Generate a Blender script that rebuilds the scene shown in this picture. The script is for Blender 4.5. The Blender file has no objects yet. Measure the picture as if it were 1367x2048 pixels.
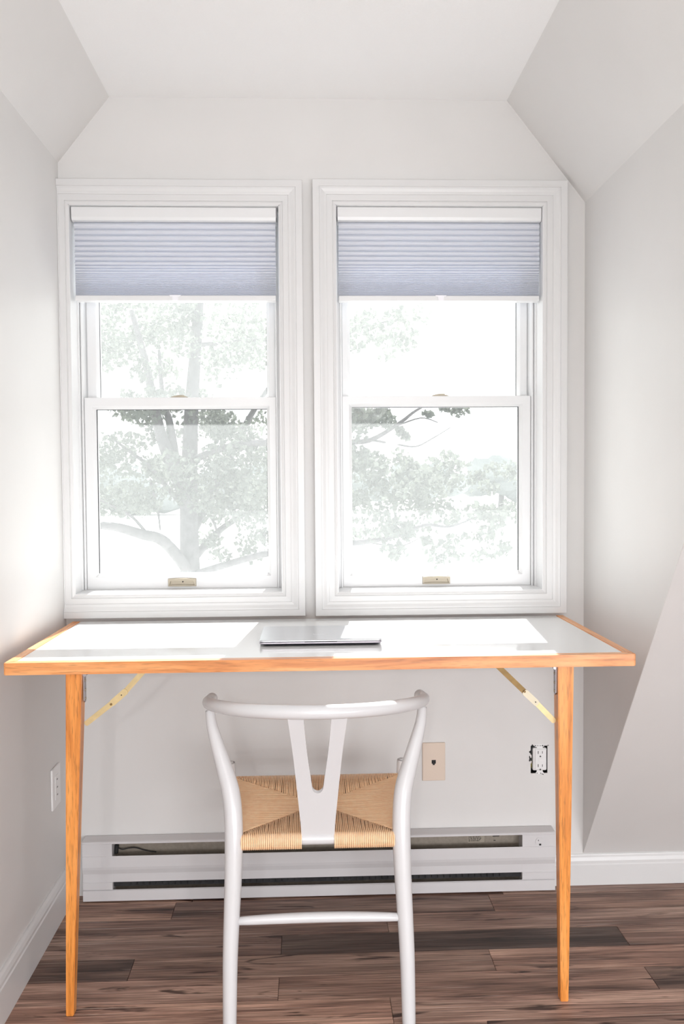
import bpy, bmesh, math, random
from mathutils import Vector, Matrix

# ------------------------------------------------------------------ camera
scene = bpy.context.scene
COL = scene.collection
cam_d = bpy.data.cameras.new('camera')
cam = bpy.data.objects.new('camera', cam_d)
COL.objects.link(cam)
cam_d.sensor_fit = 'AUTO'
cam_d.sensor_width = 36.0
cam_d.lens = 1751.42 / 2048.0 * 36.0
cam_d.clip_start = 0.02
cam_d.clip_end = 900
RM = ((0.99925268, 0.03774816, 0.00831587),
      (-0.0380275, 0.99861059, 0.03648025),
      (-0.00692726, -0.03676922, 0.99929977))
cam.matrix_world = Matrix(((RM[0][0], RM[0][2], -RM[0][1], 0.0),
                           (RM[1][0], RM[1][2], -RM[1][1], -2.588),
                           (RM[2][0], RM[2][2], -RM[2][1], 1.2303),
                           (0, 0, 0, 1)))
scene.camera = cam

# ------------------------------------------------------------------ sky, sun, lamps, exposure
world = bpy.data.worlds.new('overcast_glare')
scene.world = world
world.use_nodes = True
wn = world.node_tree.nodes
wn['Background'].inputs[0].default_value = (0.97, 0.985, 1.0, 1)
wn['Background'].inputs[1].default_value = 1.65


def add_light(name, typ, loc, energy, color=(1, 1, 1), target=None, **kw):
    d = bpy.data.lights.new(name, typ)
    d.energy = energy
    d.color = color
    for k, v in kw.items():
        setattr(d, k, v)
    o = bpy.data.objects.new(name, d)
    COL.objects.link(o)
    o.location = loc
    if target is not None:
        o.rotation_euler = (Vector(target) - Vector(loc)).to_track_quat('-Z', 'Y').to_euler()
    return o


SUN_DIR = Vector((-0.105, -1.0, -1.04))
sun = add_light('sun', 'SUN', (2, 12, 14), 12.5, (1.0, 0.985, 0.965), angle=math.radians(0.55))
sun.rotation_euler = SUN_DIR.to_track_quat('-Z', 'Y').to_euler()
# behind the photographer: an added broad fill light, a bright lamp and a weaker one
add_light('room_fill', 'AREA', (0.95, -4.05, 0.55), 48.0, (0.955, 0.97, 1.0), (0.1, 0, -0.35),
          shape='RECTANGLE', size=3.3, size_y=0.9, spread=math.radians(125))
add_light('room_lamp', 'POINT', (-0.25, -3.6, 1.5), 28.0, (1.0, 0.99, 0.99), shadow_soft_size=0.04)
add_light('room_lamp_right', 'POINT', (0.62, -3.7, 1.5), 11.0, (1.0, 0.99, 0.99), shadow_soft_size=0.05)

add_light('ceiling_fill', 'AREA', (0.3, -3.3, 1.75), 7.0, (1.0, 0.99, 0.98), (0.25, -2.7, 2.4), shape='DISK', size=0.5)  # unseen fill added to brighten the ceiling and upper walls

vs = scene.view_settings
vs.view_transform = 'Standard'
vs.look = 'None'
vs.gamma = 1.0
vs.use_curve_mapping = False
vs.exposure = 0.06
scene.cycles.max_bounces = 14
scene.cycles.diffuse_bounces = 8
scene.cycles.transparent_max_bounces = 24

random.seed(7)


# ------------------------------------------------------------------ materials
def new_mat(name):
    m = bpy.data.materials.new(name)
    m.use_nodes = True
    nt = m.node_tree
    b = nt.nodes['Principled BSDF']
    return m, nt, b


def plain(name, col, rough=0.5, metal=0.0, spec=0.5, bump=0.0, bscale=200.0, coat=0.0, var=0.0, vscale=6.0):
    m, nt, b = new_mat(name)
    b.inputs['Base Color'].default_value = (*col, 1)
    b.inputs['Roughness'].default_value = rough
    b.inputs['Metallic'].default_value = metal
    b.inputs['Specular IOR Level'].default_value = spec
    b.inputs['Coat Weight'].default_value = coat
    tc = nt.nodes.new('ShaderNodeTexCoord')
    n = nt.nodes.new('ShaderNodeTexNoise')
    n.inputs['Scale'].default_value = bscale
    n.inputs['Detail'].default_value = 3
    nt.links.new(tc.outputs['Object'], n.inputs['Vector'])
    if bump:
        bp = nt.nodes.new('ShaderNodeBump')
        bp.inputs['Strength'].default_value = bump
        bp.inputs['Distance'].default_value = 0.002
        nt.links.new(n.outputs['Fac'], bp.inputs['Height'])
        nt.links.new(bp.outputs['Normal'], b.inputs['Normal'])
    if var:
        n2 = nt.nodes.new('ShaderNodeTexNoise')
        n2.inputs['Scale'].default_value = vscale
        n2.inputs['Detail'].default_value = 4
        nt.links.new(tc.outputs['Object'], n2.inputs['Vector'])
        r = nt.nodes.new('ShaderNodeValToRGB')
        r.color_ramp.elements[0].position = 0.3
        r.color_ramp.elements[1].position = 0.7
        r.color_ramp.elements[0].color = (*[c * (1 - var) for c in col], 1)
        r.color_ramp.elements[1].color = (*[min(1, c * (1 + var)) for c in col], 1)
        nt.links.new(n2.outputs['Fac'], r.inputs['Fac'])
        nt.links.new(r.outputs['Color'], b.inputs['Base Color'])
    return m


M = {}
M['wall'] = plain('greige_wall_paint', (0.69, 0.682, 0.672), 0.47, spec=0.5, bump=0.05, bscale=350, var=0.012)
M['ceiling'] = plain('ceiling_paint', (0.85, 0.85, 0.85), 0.85, spec=0.2, bump=0.35, bscale=260)
M['trim'] = plain('white_trim_paint', (0.67, 0.67, 0.67), 0.32, var=0.01)
M['vinyl'] = plain('white_window_vinyl', (0.73, 0.735, 0.74), 0.28)
M['gasket'] = plain('dark_glazing_gasket', (0.06, 0.065, 0.07), 0.6)
M['nickel'] = plain('satin_nickel', (0.40, 0.355, 0.28), 0.5, 0.35, bump=0.05)
M['steel'] = plain('hinge_steel', (0.42, 0.40, 0.42), 0.35, 0.9)
M['brass'] = plain('brushed_brass', (0.60, 0.47, 0.25), 0.42, 0.55, var=0.08, vscale=60)
M['brass_old'] = plain('tarnished_brass', (0.20, 0.125, 0.045), 0.45, 0.6, var=0.15, vscale=60)
M['knuckle'] = plain('pale_lock_plate', (0.62, 0.56, 0.42), 0.45, 0.15)
M['black'] = plain('black', (0.012, 0.012, 0.012), 0.7)
M['dark'] = plain('dark_void', (0.025, 0.024, 0.026), 0.8, var=0.4, vscale=30)
M['laminate'] = plain('white_laminate', (0.80, 0.81, 0.81), 0.12, spec=0.5)
M['chair'] = plain('white_lacquer', (0.68, 0.68, 0.69), 0.25, coat=0.2)
M['heater'] = plain('heater_enamel', (0.64, 0.63, 0.64), 0.35)
M['galv'] = plain('galvanised_back', (0.30, 0.26, 0.215), 0.5, 0.4, var=0.10, vscale=120)
M['ivory'] = plain('ivory_plastic', (0.70, 0.585, 0.49), 0.35)
M['white_plastic'] = plain('white_plastic', (0.80, 0.80, 0.80), 0.3)
M['grey_plastic'] = plain('slot_grey', (0.16, 0.15, 0.15), 0.5)
M['sticker'] = plain('silver_sticker', (0.36, 0.31, 0.25), 0.5)
M['alu'] = plain('silver_laptop_shell', (0.60, 0.61, 0.63), 0.26, 0.75, bump=0.02, bscale=900)
M['alu_edge'] = plain('laptop_edge', (0.52, 0.49, 0.54), 0.3, 0.7)
M['alu_dark'] = plain('laptop_underside', (0.022, 0.022, 0.03), 0.5, 0.1)
M['emblem'] = plain('laptop_emblem', (0.90, 0.90, 0.90), 0.2, 0.4)
M['plaster'] = plain('torn_drywall_paper', (0.78, 0.76, 0.74), 0.9)
M['tab'] = plain('clear_tab', (0.86, 0.86, 0.90), 0.12)


def wood_mat(name, light, mid, dark, axis, pore=1.0, ramp_shift=0.0):
    """oak: long grain along axis (0,1,2), pore dashes, slow cathedral bands"""
    m, nt, b = new_mat(name)
    L = nt.links
    tc = nt.nodes.new('ShaderNodeTexCoord')
    oi = nt.nodes.new('ShaderNodeObjectInfo')
    add = nt.nodes.new('ShaderNodeVectorMath')
    add.operation = 'ADD'
    L.new(tc.outputs['Object'], add.inputs[0])
    L.new(oi.outputs['Random'], add.inputs[1])

    def mapped(sc):
        mp = nt.nodes.new('ShaderNodeMapping')
        mp.inputs['Scale'].default_value = sc
        L.new(add.outputs['Vector'], mp.inputs['Vector'])
        return mp
    s1 = [26, 26, 26]
    s1[axis] = 1.6
    mp = mapped(s1)
    n1 = nt.nodes.new('ShaderNodeTexNoise')
    n1.inputs['Scale'].default_value = 1.65
    n1.inputs['Detail'].default_value = 5
    n1.inputs['Distortion'].default_value = 0.6
    L.new(mp.outputs['Vector'], n1.inputs['Vector'])
    r1 = nt.nodes.new('ShaderNodeValToRGB')
    e = r1.color_ramp.elements
    e[0].position = 0.30 + ramp_shift
    e[0].color = (*dark, 1)
    e[1].position = 0.68 + ramp_shift
    e[1].color = (*light, 1)
    k = e.new(0.48 + ramp_shift)
    k.color = (*mid, 1)
    L.new(n1.outputs['Fac'], r1.inputs['Fac'])
    s2 = [420, 420, 420]
    s2[axis] = 28
    mp2 = mapped(s2)
    n2 = nt.nodes.new('ShaderNodeTexNoise')
    n2.inputs['Scale'].default_value = 1.0
    n2.inputs['Detail'].default_value = 2
    L.new(mp2.outputs['Vector'], n2.inputs['Vector'])
    r2 = nt.nodes.new('ShaderNodeValToRGB')
    r2.color_ramp.elements[0].position = 0.32
    r2.color_ramp.elements[0].color = (1 - 0.45 * pore,) * 3 + (1,)
    r2.color_ramp.elements[1].position = 0.46
    r2.color_ramp.elements[1].color = (1, 1, 1, 1)
    L.new(n2.outputs['Fac'], r2.inputs['Fac'])
    mx = nt.nodes.new('ShaderNodeMixRGB')
    mx.blend_type = 'MULTIPLY'
    mx.inputs['Fac'].default_value = 1.0
    L.new(r1.outputs['Color'], mx.inputs['Color1'])
    L.new(r2.outputs['Color'], mx.inputs['Color2'])
    L.new(mx.outputs['Color'], b.inputs['Base Color'])
    bp = nt.nodes.new('ShaderNodeBump')
    bp.inputs['Strength'].default_value = 0.12
    bp.inputs['Distance'].default_value = 0.001
    L.new(n2.outputs['Fac'], bp.inputs['Height'])
    L.new(bp.outputs['Normal'], b.inputs['Normal'])
    b.inputs['Roughness'].default_value = 0.34
    b.inputs['Coat Weight'].default_value = 0.15
    return m


OAK_L, OAK_M, OAK_D = (0.88, 0.44, 0.18), (0.74, 0.30, 0.095), (0.44, 0.13, 0.03)
M['oak_x'] = wood_mat('oak_along_x', OAK_L, OAK_M, OAK_D, 0, 0.5)
M['oak_y'] = wood_mat('oak_along_y', OAK_L, OAK_M, OAK_D, 1, 0.5)
M['oak_z'] = wood_mat('oak_along_z', (0.88, 0.39, 0.110), (0.78, 0.295, 0.060), (0.50, 0.15, 0.020), 2, 0.8)


def floor_mat():
    m, nt, b = new_mat('vinyl_plank_floor')
    L = nt.links
    tc = nt.nodes.new('ShaderNodeTexCoord')
    oi = nt.nodes.new('ShaderNodeObjectInfo')
    mul = nt.nodes.new('ShaderNodeVectorMath')
    mul.operation = 'SCALE'
    mul.inputs[0].default_value = (31.0, 17.0, 5.0)
    L.new(oi.outputs['Random'], mul.inputs['Scale'])
    add = nt.nodes.new('ShaderNodeVectorMath')
    add.operation = 'ADD'
    L.new(tc.outputs['Object'], add.inputs[0])
    L.new(mul.outputs['Vector'], add.inputs[1])

    def noise(sc, detail, dist=0.0, rough=0.55):
        mp = nt.nodes.new('ShaderNodeMapping')
        mp.inputs['Scale'].default_value = sc
        L.new(add.outputs['Vector'], mp.inputs['Vector'])
        n = nt.nodes.new('ShaderNodeTexNoise')
        n.inputs['Scale'].default_value = 1.0
        n.inputs['Detail'].default_value = detail
        n.inputs['Distortion'].default_value = dist
        n.inputs['Roughness'].default_value = rough
        L.new(mp.outputs['Vector'], n.inputs['Vector'])
        return n

    def ramp(src, stops):
        r = nt.nodes.new('ShaderNodeValToRGB')
        e = r.color_ramp.elements
        e[0].position, e[0].color = stops[0][0], (*stops[0][1], 1)
        e[1].position, e[1].color = stops[-1][0], (*stops[-1][1], 1)
        for p, c in stops[1:-1]:
            k = e.new(p)
            k.color = (*c, 1)
        L.new(src, r.inputs['Fac'])
        return r

    def mix(mode, a, bb, fac=1.0):
        x = nt.nodes.new('ShaderNodeMixRGB')
        x.blend_type = mode
        if isinstance(fac, float):
            x.inputs['Fac'].default_value = fac
        else:
            L.new(fac, x.inputs['Fac'])
        for s, v in ((1, a), (2, bb)):
            if isinstance(v, tuple):
                x.inputs[s].default_value = (*v, 1)
            else:
                L.new(v, x.inputs[s])
        return x
    big = noise((1.7, 15, 1), 4, 0.6)
    base = ramp(big.outputs['Fac'], [(0.30, (0.060, 0.032, 0.024)), (0.46, (0.22, 0.130, 0.098)), (0.70, (0.42, 0.28, 0.215))])
    fine = noise((4.5, 300, 1), 5, 0.1, 0.7)
    fr = ramp(fine.outputs['Fac'], [(0.30, (0.34, 0.31, 0.30)), (0.5, (1, 1, 1)), (0.70, (2.0, 2.0, 2.05))])
    c1 = mix('MULTIPLY', base.outputs['Color'], fr.outputs['Color'])
    knot = noise((3.2, 24, 1), 3, 1.6)
    kr = ramp(knot.outputs['Fac'], [(0.31, (0.20, 0.16, 0.15)), (0.39, (1, 1, 1))])
    c2 = mix('MULTIPLY', c1.outputs['Color'], kr.outputs['Color'])
    pale = noise((3, 330, 1), 2)
    pr = ramp(pale.outputs['Fac'], [(0.64, (0, 0, 0)), (0.72, (1, 1, 1))])
    c3 = mix('MIX', c2.outputs['Color'], (0.55, 0.44, 0.37), pr.outputs['Color'])
    c4 = mix('MULTIPLY', c3.outputs['Color'], oi.outputs['Color'])
    L.new(c4.outputs['Color'], b.inputs['Base Color'])
    b.inputs['Roughness'].default_value = 0.48
    b.inputs['Specular IOR Level'].default_value = 0.35
    bp = nt.nodes.new('ShaderNodeBump')
    bp.inputs['Strength'].default_value = 0.25
    bp.inputs['Distance'].default_value = 0.001
    L.new(fine.outputs['Fac'], bp.inputs['Height'])
    L.new(bp.outputs['Normal'], b.inputs['Normal'])
    return m


M['floor'] = floor_mat()


def glass_mat(name, dust):
    """clear pane seen through a dusty film: mostly transparent, a little of it scatters the daylight"""
    m = bpy.data.materials.new(name)
    m.use_nodes = True
    nt = m.node_tree
    nt.nodes.clear()
    L = nt.links
    out = nt.nodes.new('ShaderNodeOutputMaterial')
    tr = nt.nodes.new('ShaderNodeBsdfTransparent')
    tr.inputs[0].default_value = (0.985, 0.99, 0.988, 1)
    tl = nt.nodes.new('ShaderNodeBsdfTranslucent')
    tl.inputs[0].default_value = (0.88, 0.92, 0.92, 1)
    tc = nt.nodes.new('ShaderNodeTexCoord')
    n = nt.nodes.new('ShaderNodeTexNoise')
    n.inputs['Scale'].default_value = 320
    n.inputs['Detail'].default_value = 2
    L.new(tc.outputs['Object'], n.inputs['Vector'])
    mr = nt.nodes.new('ShaderNodeMapRange')
    mr.inputs['From Min'].default_value = 0.3
    mr.inputs['From Max'].default_value = 0.7
    mr.inputs['To Min'].default_value = dust * 0.82
    mr.inputs['To Max'].default_value = dust * 1.18
    L.new(n.outputs['Fac'], mr.inputs['Value'])
    mx = nt.nodes.new('ShaderNodeMixShader')
    L.new(mr.outputs['Result'], mx.inputs['Fac'])
    L.new(tr.outputs[0], mx.inputs[1])
    L.new(tl.outputs[0], mx.inputs[2])
    gl = nt.nodes.new('ShaderNodeBsdfGlossy')
    gl.inputs['Roughness'].default_value = 0.02
    fr = nt.nodes.new('ShaderNodeFresnel')
    fr.inputs['IOR'].default_value = 1.17
    mx2 = nt.nodes.new('ShaderNodeMixShader')
    L.new(fr.outputs[0], mx2.inputs['Fac'])
    L.new(mx.outputs[0], mx2.inputs[1])
    L.new(gl.outputs[0], mx2.inputs[2])
    L.new(mx2.outputs[0], out.inputs['Surface'])
    return m


M['glass_low'] = glass_mat('dusty_glass_lower', 0.076)
M['glass_up'] = glass_mat('dusty_glass_upper', 0.087)


def translucent_mat(name, col, tcol, fac, stripes=0.0):
    m, nt, b = new_mat(name)
    L = nt.links
    b.inputs['Base Color'].default_value = (*col, 1)
    b.inputs['Roughness'].default_value = 0.75
    b.inputs['Specular IOR Level'].default_value = 0.2
    tl = nt.nodes.new('ShaderNodeBsdfTranslucent')
    tl.inputs[0].default_value = (*tcol, 1)
    tc = nt.nodes.new('ShaderNodeTexCoord')
    n = nt.nodes.new('ShaderNodeTexNoise')
    mp = nt.nodes.new('ShaderNodeMapping')
    mp.inputs['Scale'].default_value = (8, 1, 420)
    L.new(tc.outputs['Object'], mp.inputs['Vector'])
    n.inputs['Scale'].default_value = 1
    L.new(mp.outputs['Vector'], n.inputs['Vector'])
    bp = nt.nodes.new('ShaderNodeBump')
    bp.inputs['Strength'].default_value = stripes
    bp.inputs['Distance'].default_value = 0.001
    L.new(n.outputs['Fac'], bp.inputs['Height'])
    L.new(bp.outputs['Normal'], b.inputs['Normal'])
    mx = nt.nodes.new('ShaderNodeMixShader')
    mx.inputs['Fac'].default_value = fac
    out = nt.nodes['Material Output']
    L.new(b.outputs[0], mx.inputs[1])
    L.new(tl.outputs[0], mx.inputs[2])
    L.new(mx.outputs[0], out.inputs['Surface'])
    return m


M['shade'] = translucent_mat('pleated_shade_fabric', (0.80, 0.815, 0.85), (0.64, 0.68, 0.78), 0.26, 0.02)
M['leaf'] = translucent_mat('maple_leaf', (0.125, 0.140, 0.125), (0.16, 0.18, 0.145), 0.30)
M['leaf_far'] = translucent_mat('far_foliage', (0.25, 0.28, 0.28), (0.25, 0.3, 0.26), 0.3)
M['bark'] = plain('bark', (0.10, 0.095, 0.10), 0.9, bump=0.6, bscale=30, var=0.3, vscale=10)
M['ground'] = plain('bright_pale_ground', (0.66, 0.66, 0.64), 0.9, var=0.05, vscale=0.1)


def cord_mat():
    m, nt, b = new_mat('paper_cord')
    L = nt.links
    tc = nt.nodes.new('ShaderNodeTexCoord')
    n = nt.nodes.new('ShaderNodeTexNoise')
    n.inputs['Scale'].default_value = 90
    n.inputs['Detail'].default_value = 3
    L.new(tc.outputs['Object'], n.inputs['Vector'])
    r = nt.nodes.new('ShaderNodeValToRGB')
    r.color_ramp.elements[0].position = 0.3
    r.color_ramp.elements[0].color = (0.94, 0.60, 0.34, 1)
    r.color_ramp.elements[1].position = 0.7
    r.color_ramp.elements[1].color = (0.99, 0.71, 0.45, 1)
    L.new(n.outputs['Fac'], r.inputs['Fac'])
    L.new(r.outputs['Color'], b.inputs['Base Color'])
    b.inputs['Roughness'].default_value = 0.55
    return m


M['cord'] = cord_mat()


# ------------------------------------------------------------------ mesh helpers
def link(name, bm, mat, parent=None, smooth=False, kind=None, label=None):
    me = bpy.data.meshes.new(name)
    bm.normal_update()
    bm.to_mesh(me)
    bm.free()
    mats = mat if isinstance(mat, (list, tuple)) else [mat]
    for mm in mats:
        me.materials.append(mm)
    if smooth:
        for f in me.polygons:
            f.use_smooth = True
    o = bpy.data.objects.new(name, me)
    COL.objects.link(o)
    if parent is not None:
        o.parent = parent
    if kind:
        o['kind'] = kind
    if label:
        o['label'] = label
    return o


def empty(name, loc=(0, 0, 0), label=None, cat=None, kind=None, group=None):
    o = bpy.data.objects.new(name, None)
    COL.objects.link(o)
    o.location = loc
    o.empty_display_size = 0.05
    tag(o, label, cat, kind, group)
    return o


def tag(o, label=None, cat=None, kind=None, group=None):
    if label:
        o['label'] = label
    if cat:
        o['category'] = cat
    if kind:
        o['kind'] = kind
    if group:
        o['group'] = group
    return o


def box(bm, x0, x1, y0, y1, z0, z1, bev=0.0, seg=2, off=(0, 0, 0)):
    ox, oy, oz = off
    vs_ = [bm.verts.new((x - ox, y - oy, z - oz)) for x in (x0, x1) for y in (y0, y1) for z in (z0, z1)]
    idx = ((0, 1, 3, 2), (4, 6, 7, 5), (0, 4, 5, 1), (2, 3, 7, 6), (0, 2, 6, 4), (1, 5, 7, 3))
    fs = [bm.faces.new([vs_[i] for i in q]) for q in idx]
    if bev > 0:
        es = set()
        for f in fs:
            es.update(f.edges)
        bmesh.ops.bevel(bm, geom=list(es), offset=bev, segments=seg, affect='EDGES', profile=0.5)
    return fs


def boxobj(name, b6, mat, parent=None, bev=0.0, kind=None, label=None, off=(0, 0, 0), seg=2):
    bm = bmesh.new()
    box(bm, *b6, bev=bev, off=off, seg=seg)
    return link(name, bm, mat, parent, kind=kind, label=label)


def slab(bm, pts, ext):
    """polygon extruded by vector ext"""
    ext = Vector(ext)
    a = [bm.verts.new(p) for p in pts]
    b = [bm.verts.new(Vector(p) + ext) for p in pts]
    n = len(pts)
    bm.faces.new(a)
    bm.faces.new(b[::-1])
    for i in range(n):
        j = (i + 1) % n
        bm.faces.new((a[i], b[i], b[j], a[j]))
    bmesh.ops.recalc_face_normals(bm, faces=bm.faces[:])


def tube(bm, pts, rad, seg=12, cap=True, flat=None, round_caps=False):
    """swept tube with per-point radius; flat=(su, sv) scales the section"""
    pts = [Vector(p) for p in pts]
    n = len(pts)
    rads = rad if isinstance(rad, (list, tuple)) else [rad] * n
    tans = []
    for i in range(n):
        t = pts[min(i + 1, n - 1)] - pts[max(i - 1, 0)]
        tans.append(t.normalized())
    if round_caps:
        def capseq(p, t, r, sgn):
            return [(p + t * (sgn * r * math.sin(a)), max(1e-4, r * math.cos(a))) for a in (math.radians(88), math.radians(60), math.radians(30))]
        s = capseq(pts[0], tans[0], rads[0], -1)
        e = capseq(pts[-1], tans[-1], rads[-1], 1)[::-1]
        pts = [q[0] for q in s] + pts + [q[0] for q in e]
        rads = [q[1] for q in s] + list(rads) + [q[1] for q in e]
        tans = [tans[0]] * 3 + tans + [tans[-1]] * 3
        n = len(pts)
    ref = Vector((0, 0, 1)) if abs(tans[0].z) < 0.9 else Vector((1, 0, 0))
    u = tans[0].cross(ref).normalized()
    rings = []
    for i in range(n):
        t = tans[i]
        u = (u - t * u.dot(t)).normalized()
        v = t.cross(u)
        su, sv = flat if flat else (1, 1)
        rings.append([bm.verts.new(pts[i] + (u * math.cos(2 * math.pi * k / seg) * su + v * math.sin(2 * math.pi * k / seg) * sv) * rads[i]) for k in range(seg)])
    for i in range(n - 1):
        for k in range(seg):
            k2 = (k + 1) % seg
            bm.faces.new((rings[i][k], rings[i][k2], rings[i + 1][k2], rings[i + 1][k]))
    if cap:
        bm.faces.new(rings[0][::-1])
        bm.faces.new(rings[-1])


def spline(pts, n):
    """Catmull-Rom through pts (tuples of any length)"""
    out = []
    m = len(pts)
    for i in range(m - 1):
        p0, p1, p2, p3 = pts[max(i - 1, 0)], pts[i], pts[i + 1], pts[min(i + 2, m - 1)]
        for k in range(n):
            t = k / n
            out.append(tuple(0.5 * (2 * b + (c - a) * t + (2 * a - 5 * b + 4 * c - d) * t * t + (3 * b - a - 3 * c + d) * t ** 3)
                             for a, b, c, d in zip(p0, p1, p2, p3)))
    out.append(tuple(pts[-1]))
    return out


def disc(bm, c, r, axis, depth, seg=14):
    """short cylinder centred at c, along axis vector"""
    a = Vector(axis).normalized()
    tube(bm, [Vector(c) - a * depth / 2, Vector(c) + a * depth / 2], r, seg)


def grid_wall(bm, xs, zs, holes, y0, y1):
    """wall of boxes over a grid, leaving the cells inside holes open"""
    for i in range(len(xs) - 1):
        for j in range(len(zs) - 1):
            cx, cz = (xs[i] + xs[i + 1]) / 2, (zs[j] + zs[j + 1]) / 2
            if any(h[0] < cx < h[1] and h[2] < cz < h[3] for h in holes):
                continue
            box(bm, xs[i], xs[i + 1], y0, y1, zs[j], zs[j + 1])
    bmesh.ops.remove_doubles(bm, verts=bm.verts[:], dist=1e-5)
    seen = {}
    for f in bm.faces[:]:
        k = frozenset(v.index for v in f.verts)
    bm.verts.index_update()
    for f in bm.faces[:]:
        k = frozenset(v.index for v in f.verts)
        seen.setdefault(k, []).append(f)
    dead = [f for fs in seen.values() if len(fs) > 1 for f in fs]
    bmesh.ops.delete(bm, geom=dead, context='FACES')


# ------------------------------------------------------------------ room shell
XL, XR = -0.7142, 0.8217
ZC, ZL, ZR = 2.3374, 2.1491, 2.0438
XCL, XCR = -0.5649, 0.5893
XFAR, YBACK = 2.7, -4.3
ROOF_Z0, ROOF_K = 0.0925, 1.4205
yk = -(ZR - ROOF_Z0) / ROOF_K
yc = -(ZC - ROOF_Z0) / ROOF_K

OL = (-0.689, -0.0752, 0.8955, 2.0325)
OR = (0.0805, 0.6995, 0.8940, 2.0355)
JB = (0.6615, 0.7125, 0.3415, 0.4250)      # junction box hole around the bare receptacle

bm = bmesh.new()
xs = sorted([XL - 0.15, OL[0], OL[1], OR[0], OR[1], JB[0], JB[1], XFAR])
zs = sorted([-0.3, JB[2], JB[3], OL[2], OR[2], OL[3], OR[3], 2.7])
holes = [OL, OR]
grid_wall(bm, xs, zs, holes + [JB], 0.0, 0.03)
grid_wall(bm, xs, zs, holes, 0.03, 0.16)
link('wall_back', bm, M['wall'], kind='structure')

bm = bmesh.new()
slab(bm, [(XL, 0, 0), (XL, YBACK, 0), (XL, YBACK, ZL), (XL, 0, ZL)], (-0.15, 0, 0))
link('wall_left', bm, M['wall'], kind='structure')
bm = bmesh.new()
slab(bm, [(XL, 0, ZL), (XL, YBACK, ZL), (XCL, YBACK, ZC), (XCL, 0, ZC)], (-0.12, 0, 0.10))
link('wall_left_slope', bm, M['wall'], kind='structure')
bm = bmesh.new()
slab(bm, [(XR, 0, ROOF_Z0 + .002), (XR, 0, ZR), (XR, yk + .0015, ZR)], (0.12, 0, 0))
link('wall_right', bm, M['wall'], kind='structure')
bm = bmesh.new()
slab(bm, [(XR, 0, ZR), (XCR, 0, ZC), (XCR, yc, ZC), (XR, yk, ZR)], (0.12, 0, 0.10))
link('wall_right_slope', bm, M['wall'], kind='structure')
bm = bmesh.new()
slab(bm, [(XR + .0005, 0, ROOF_Z0), (XR + .0005, yk, ZR), (XFAR, yk, ZR), (XFAR, 0, ROOF_Z0)], (0, 0.14, 0.10))
slab(bm, [(XR + .0005, yk, ZR), (XCR + .0005, yc, ZC), (XFAR, yc, ZC), (XFAR, yk, ZR)], (0, 0.14, 0.10))
link('wall_right_roof', bm, M['wall'], kind='structure')
bm = bmesh.new()
slab(bm, [(XCL, 0, ZC), (XCL, YBACK, ZC), (XFAR, YBACK, ZC), (XFAR, yc, ZC), (XCR, yc, ZC), (XCR, 0, ZC)], (0, 0, 0.12))
link('ceiling', bm, M['ceiling'], kind='structure')
boxobj('wall_far_right', (XFAR, XFAR + 0.1, YBACK, 0.1, -0.1, 2.6), M['wall'], kind='structure')
boxobj('wall_rear', (XL - 0.1, XFAR + 0.1, YBACK - 0.1, YBACK, -0.1, 2.6), M['wall'], kind='structure')

# floor: a slab and every plank
floor = boxobj('floor', (XL - 0.15, XFAR, YBACK, 0.0, -0.06, -0.004), M['dark'], kind='structure')
PW, PL = 0.0998, 0.9165
PHASE = {2: 0.2076, 3: -0.082, 4: 0.4592, 5: -0.083, 6: 0.1826, 1: 0.52, 0: -0.35}
TONE = {(2, 0): 0.95, (2, 1): 0.95, (3, 0): 0.33, (3, -1): 0.9, (3, 1): 0.95, (4, 0): 1.25, (4, -1): 0.8, (4, -2): 0.62,
        (5, -1): 1.25, (5, 0): 1.05, (5, 1): 0.55, (6, -1): 1.45, (6, 0): 1.2, (1, 0): 0.85, (1, -1): 0.75, (0, 0): 0.9}
rows = 32
row0 = -0.0565 + PW
plank_me = {}
for r in range(rows):
    ya = row0 - r * PW
    yb = ya - PW
    ya = min(ya, -0.001)
    x = PHASE.get(r, random.uniform(-0.5, 0.4))
    first = math.floor((XL - x) / PL)
    i = first
    while x + i * PL < XFAR - 0.01:
        xa, xb = max(x + i * PL, XL + 0.001), min(x + (i + 1) * PL, XFAR - 0.001)
        if xb - xa > 0.01:
            bm = bmesh.new()
            cx, cy = (xa + xb) / 2, (ya + yb) / 2
            box(bm, xa + 0.0005, xb - 0.0005, yb + 0.0005, ya - 0.0005, -0.006, 0.0, off=(cx, cy, 0))
            top = [e for e in bm.edges if all(v.co.z > -0.001 for v in e.verts)]
            bmesh.ops.bevel(bm, geom=top, offset=0.0007, segments=1, affect='EDGES')
            o = link('plank', bm, M['floor'], floor)
            o.location = (cx, cy, 0)
            t = TONE.get((r, i), random.uniform(0.85, 1.3))
            tint = random.uniform(-0.04, 0.05)
            o.color = (t * (1 + tint), t, t * (1 - tint), 1)
        i += 1

# baseboards with a moulded top
def baseboard(name, p0, p1, n, h, th):
    """n: horizontal unit normal into the room"""
    prof = [(0, 0), (th, 0), (th, h - 0.030), (th - 0.002, h - 0.026), (th - 0.002, h - 0.018), (th - 0.005, h - 0.008), (th - 0.008, h - 0.003), (th - 0.009, h), (0, h)]
    bm_ = bmesh.new()
    n = Vector(n)
    A = [bm_.verts.new(Vector(p0) + n * a + Vector((0, 0, b))) for a, b in prof]
    B = [bm_.verts.new(Vector(p1) + n * a + Vector((0, 0, b))) for a, b in prof]
    k = len(prof)
    for q in range(k):
        w = (q + 1) % k
        bm_.faces.new((A[q], A[w], B[w], B[q]))
    bm_.faces.new(A[::-1])
    bm_.faces.new(B)
    bmesh.ops.recalc_face_normals(bm_, faces=bm_.faces[:])
    return link(name, bm_, M['trim'], kind='structure')


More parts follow.
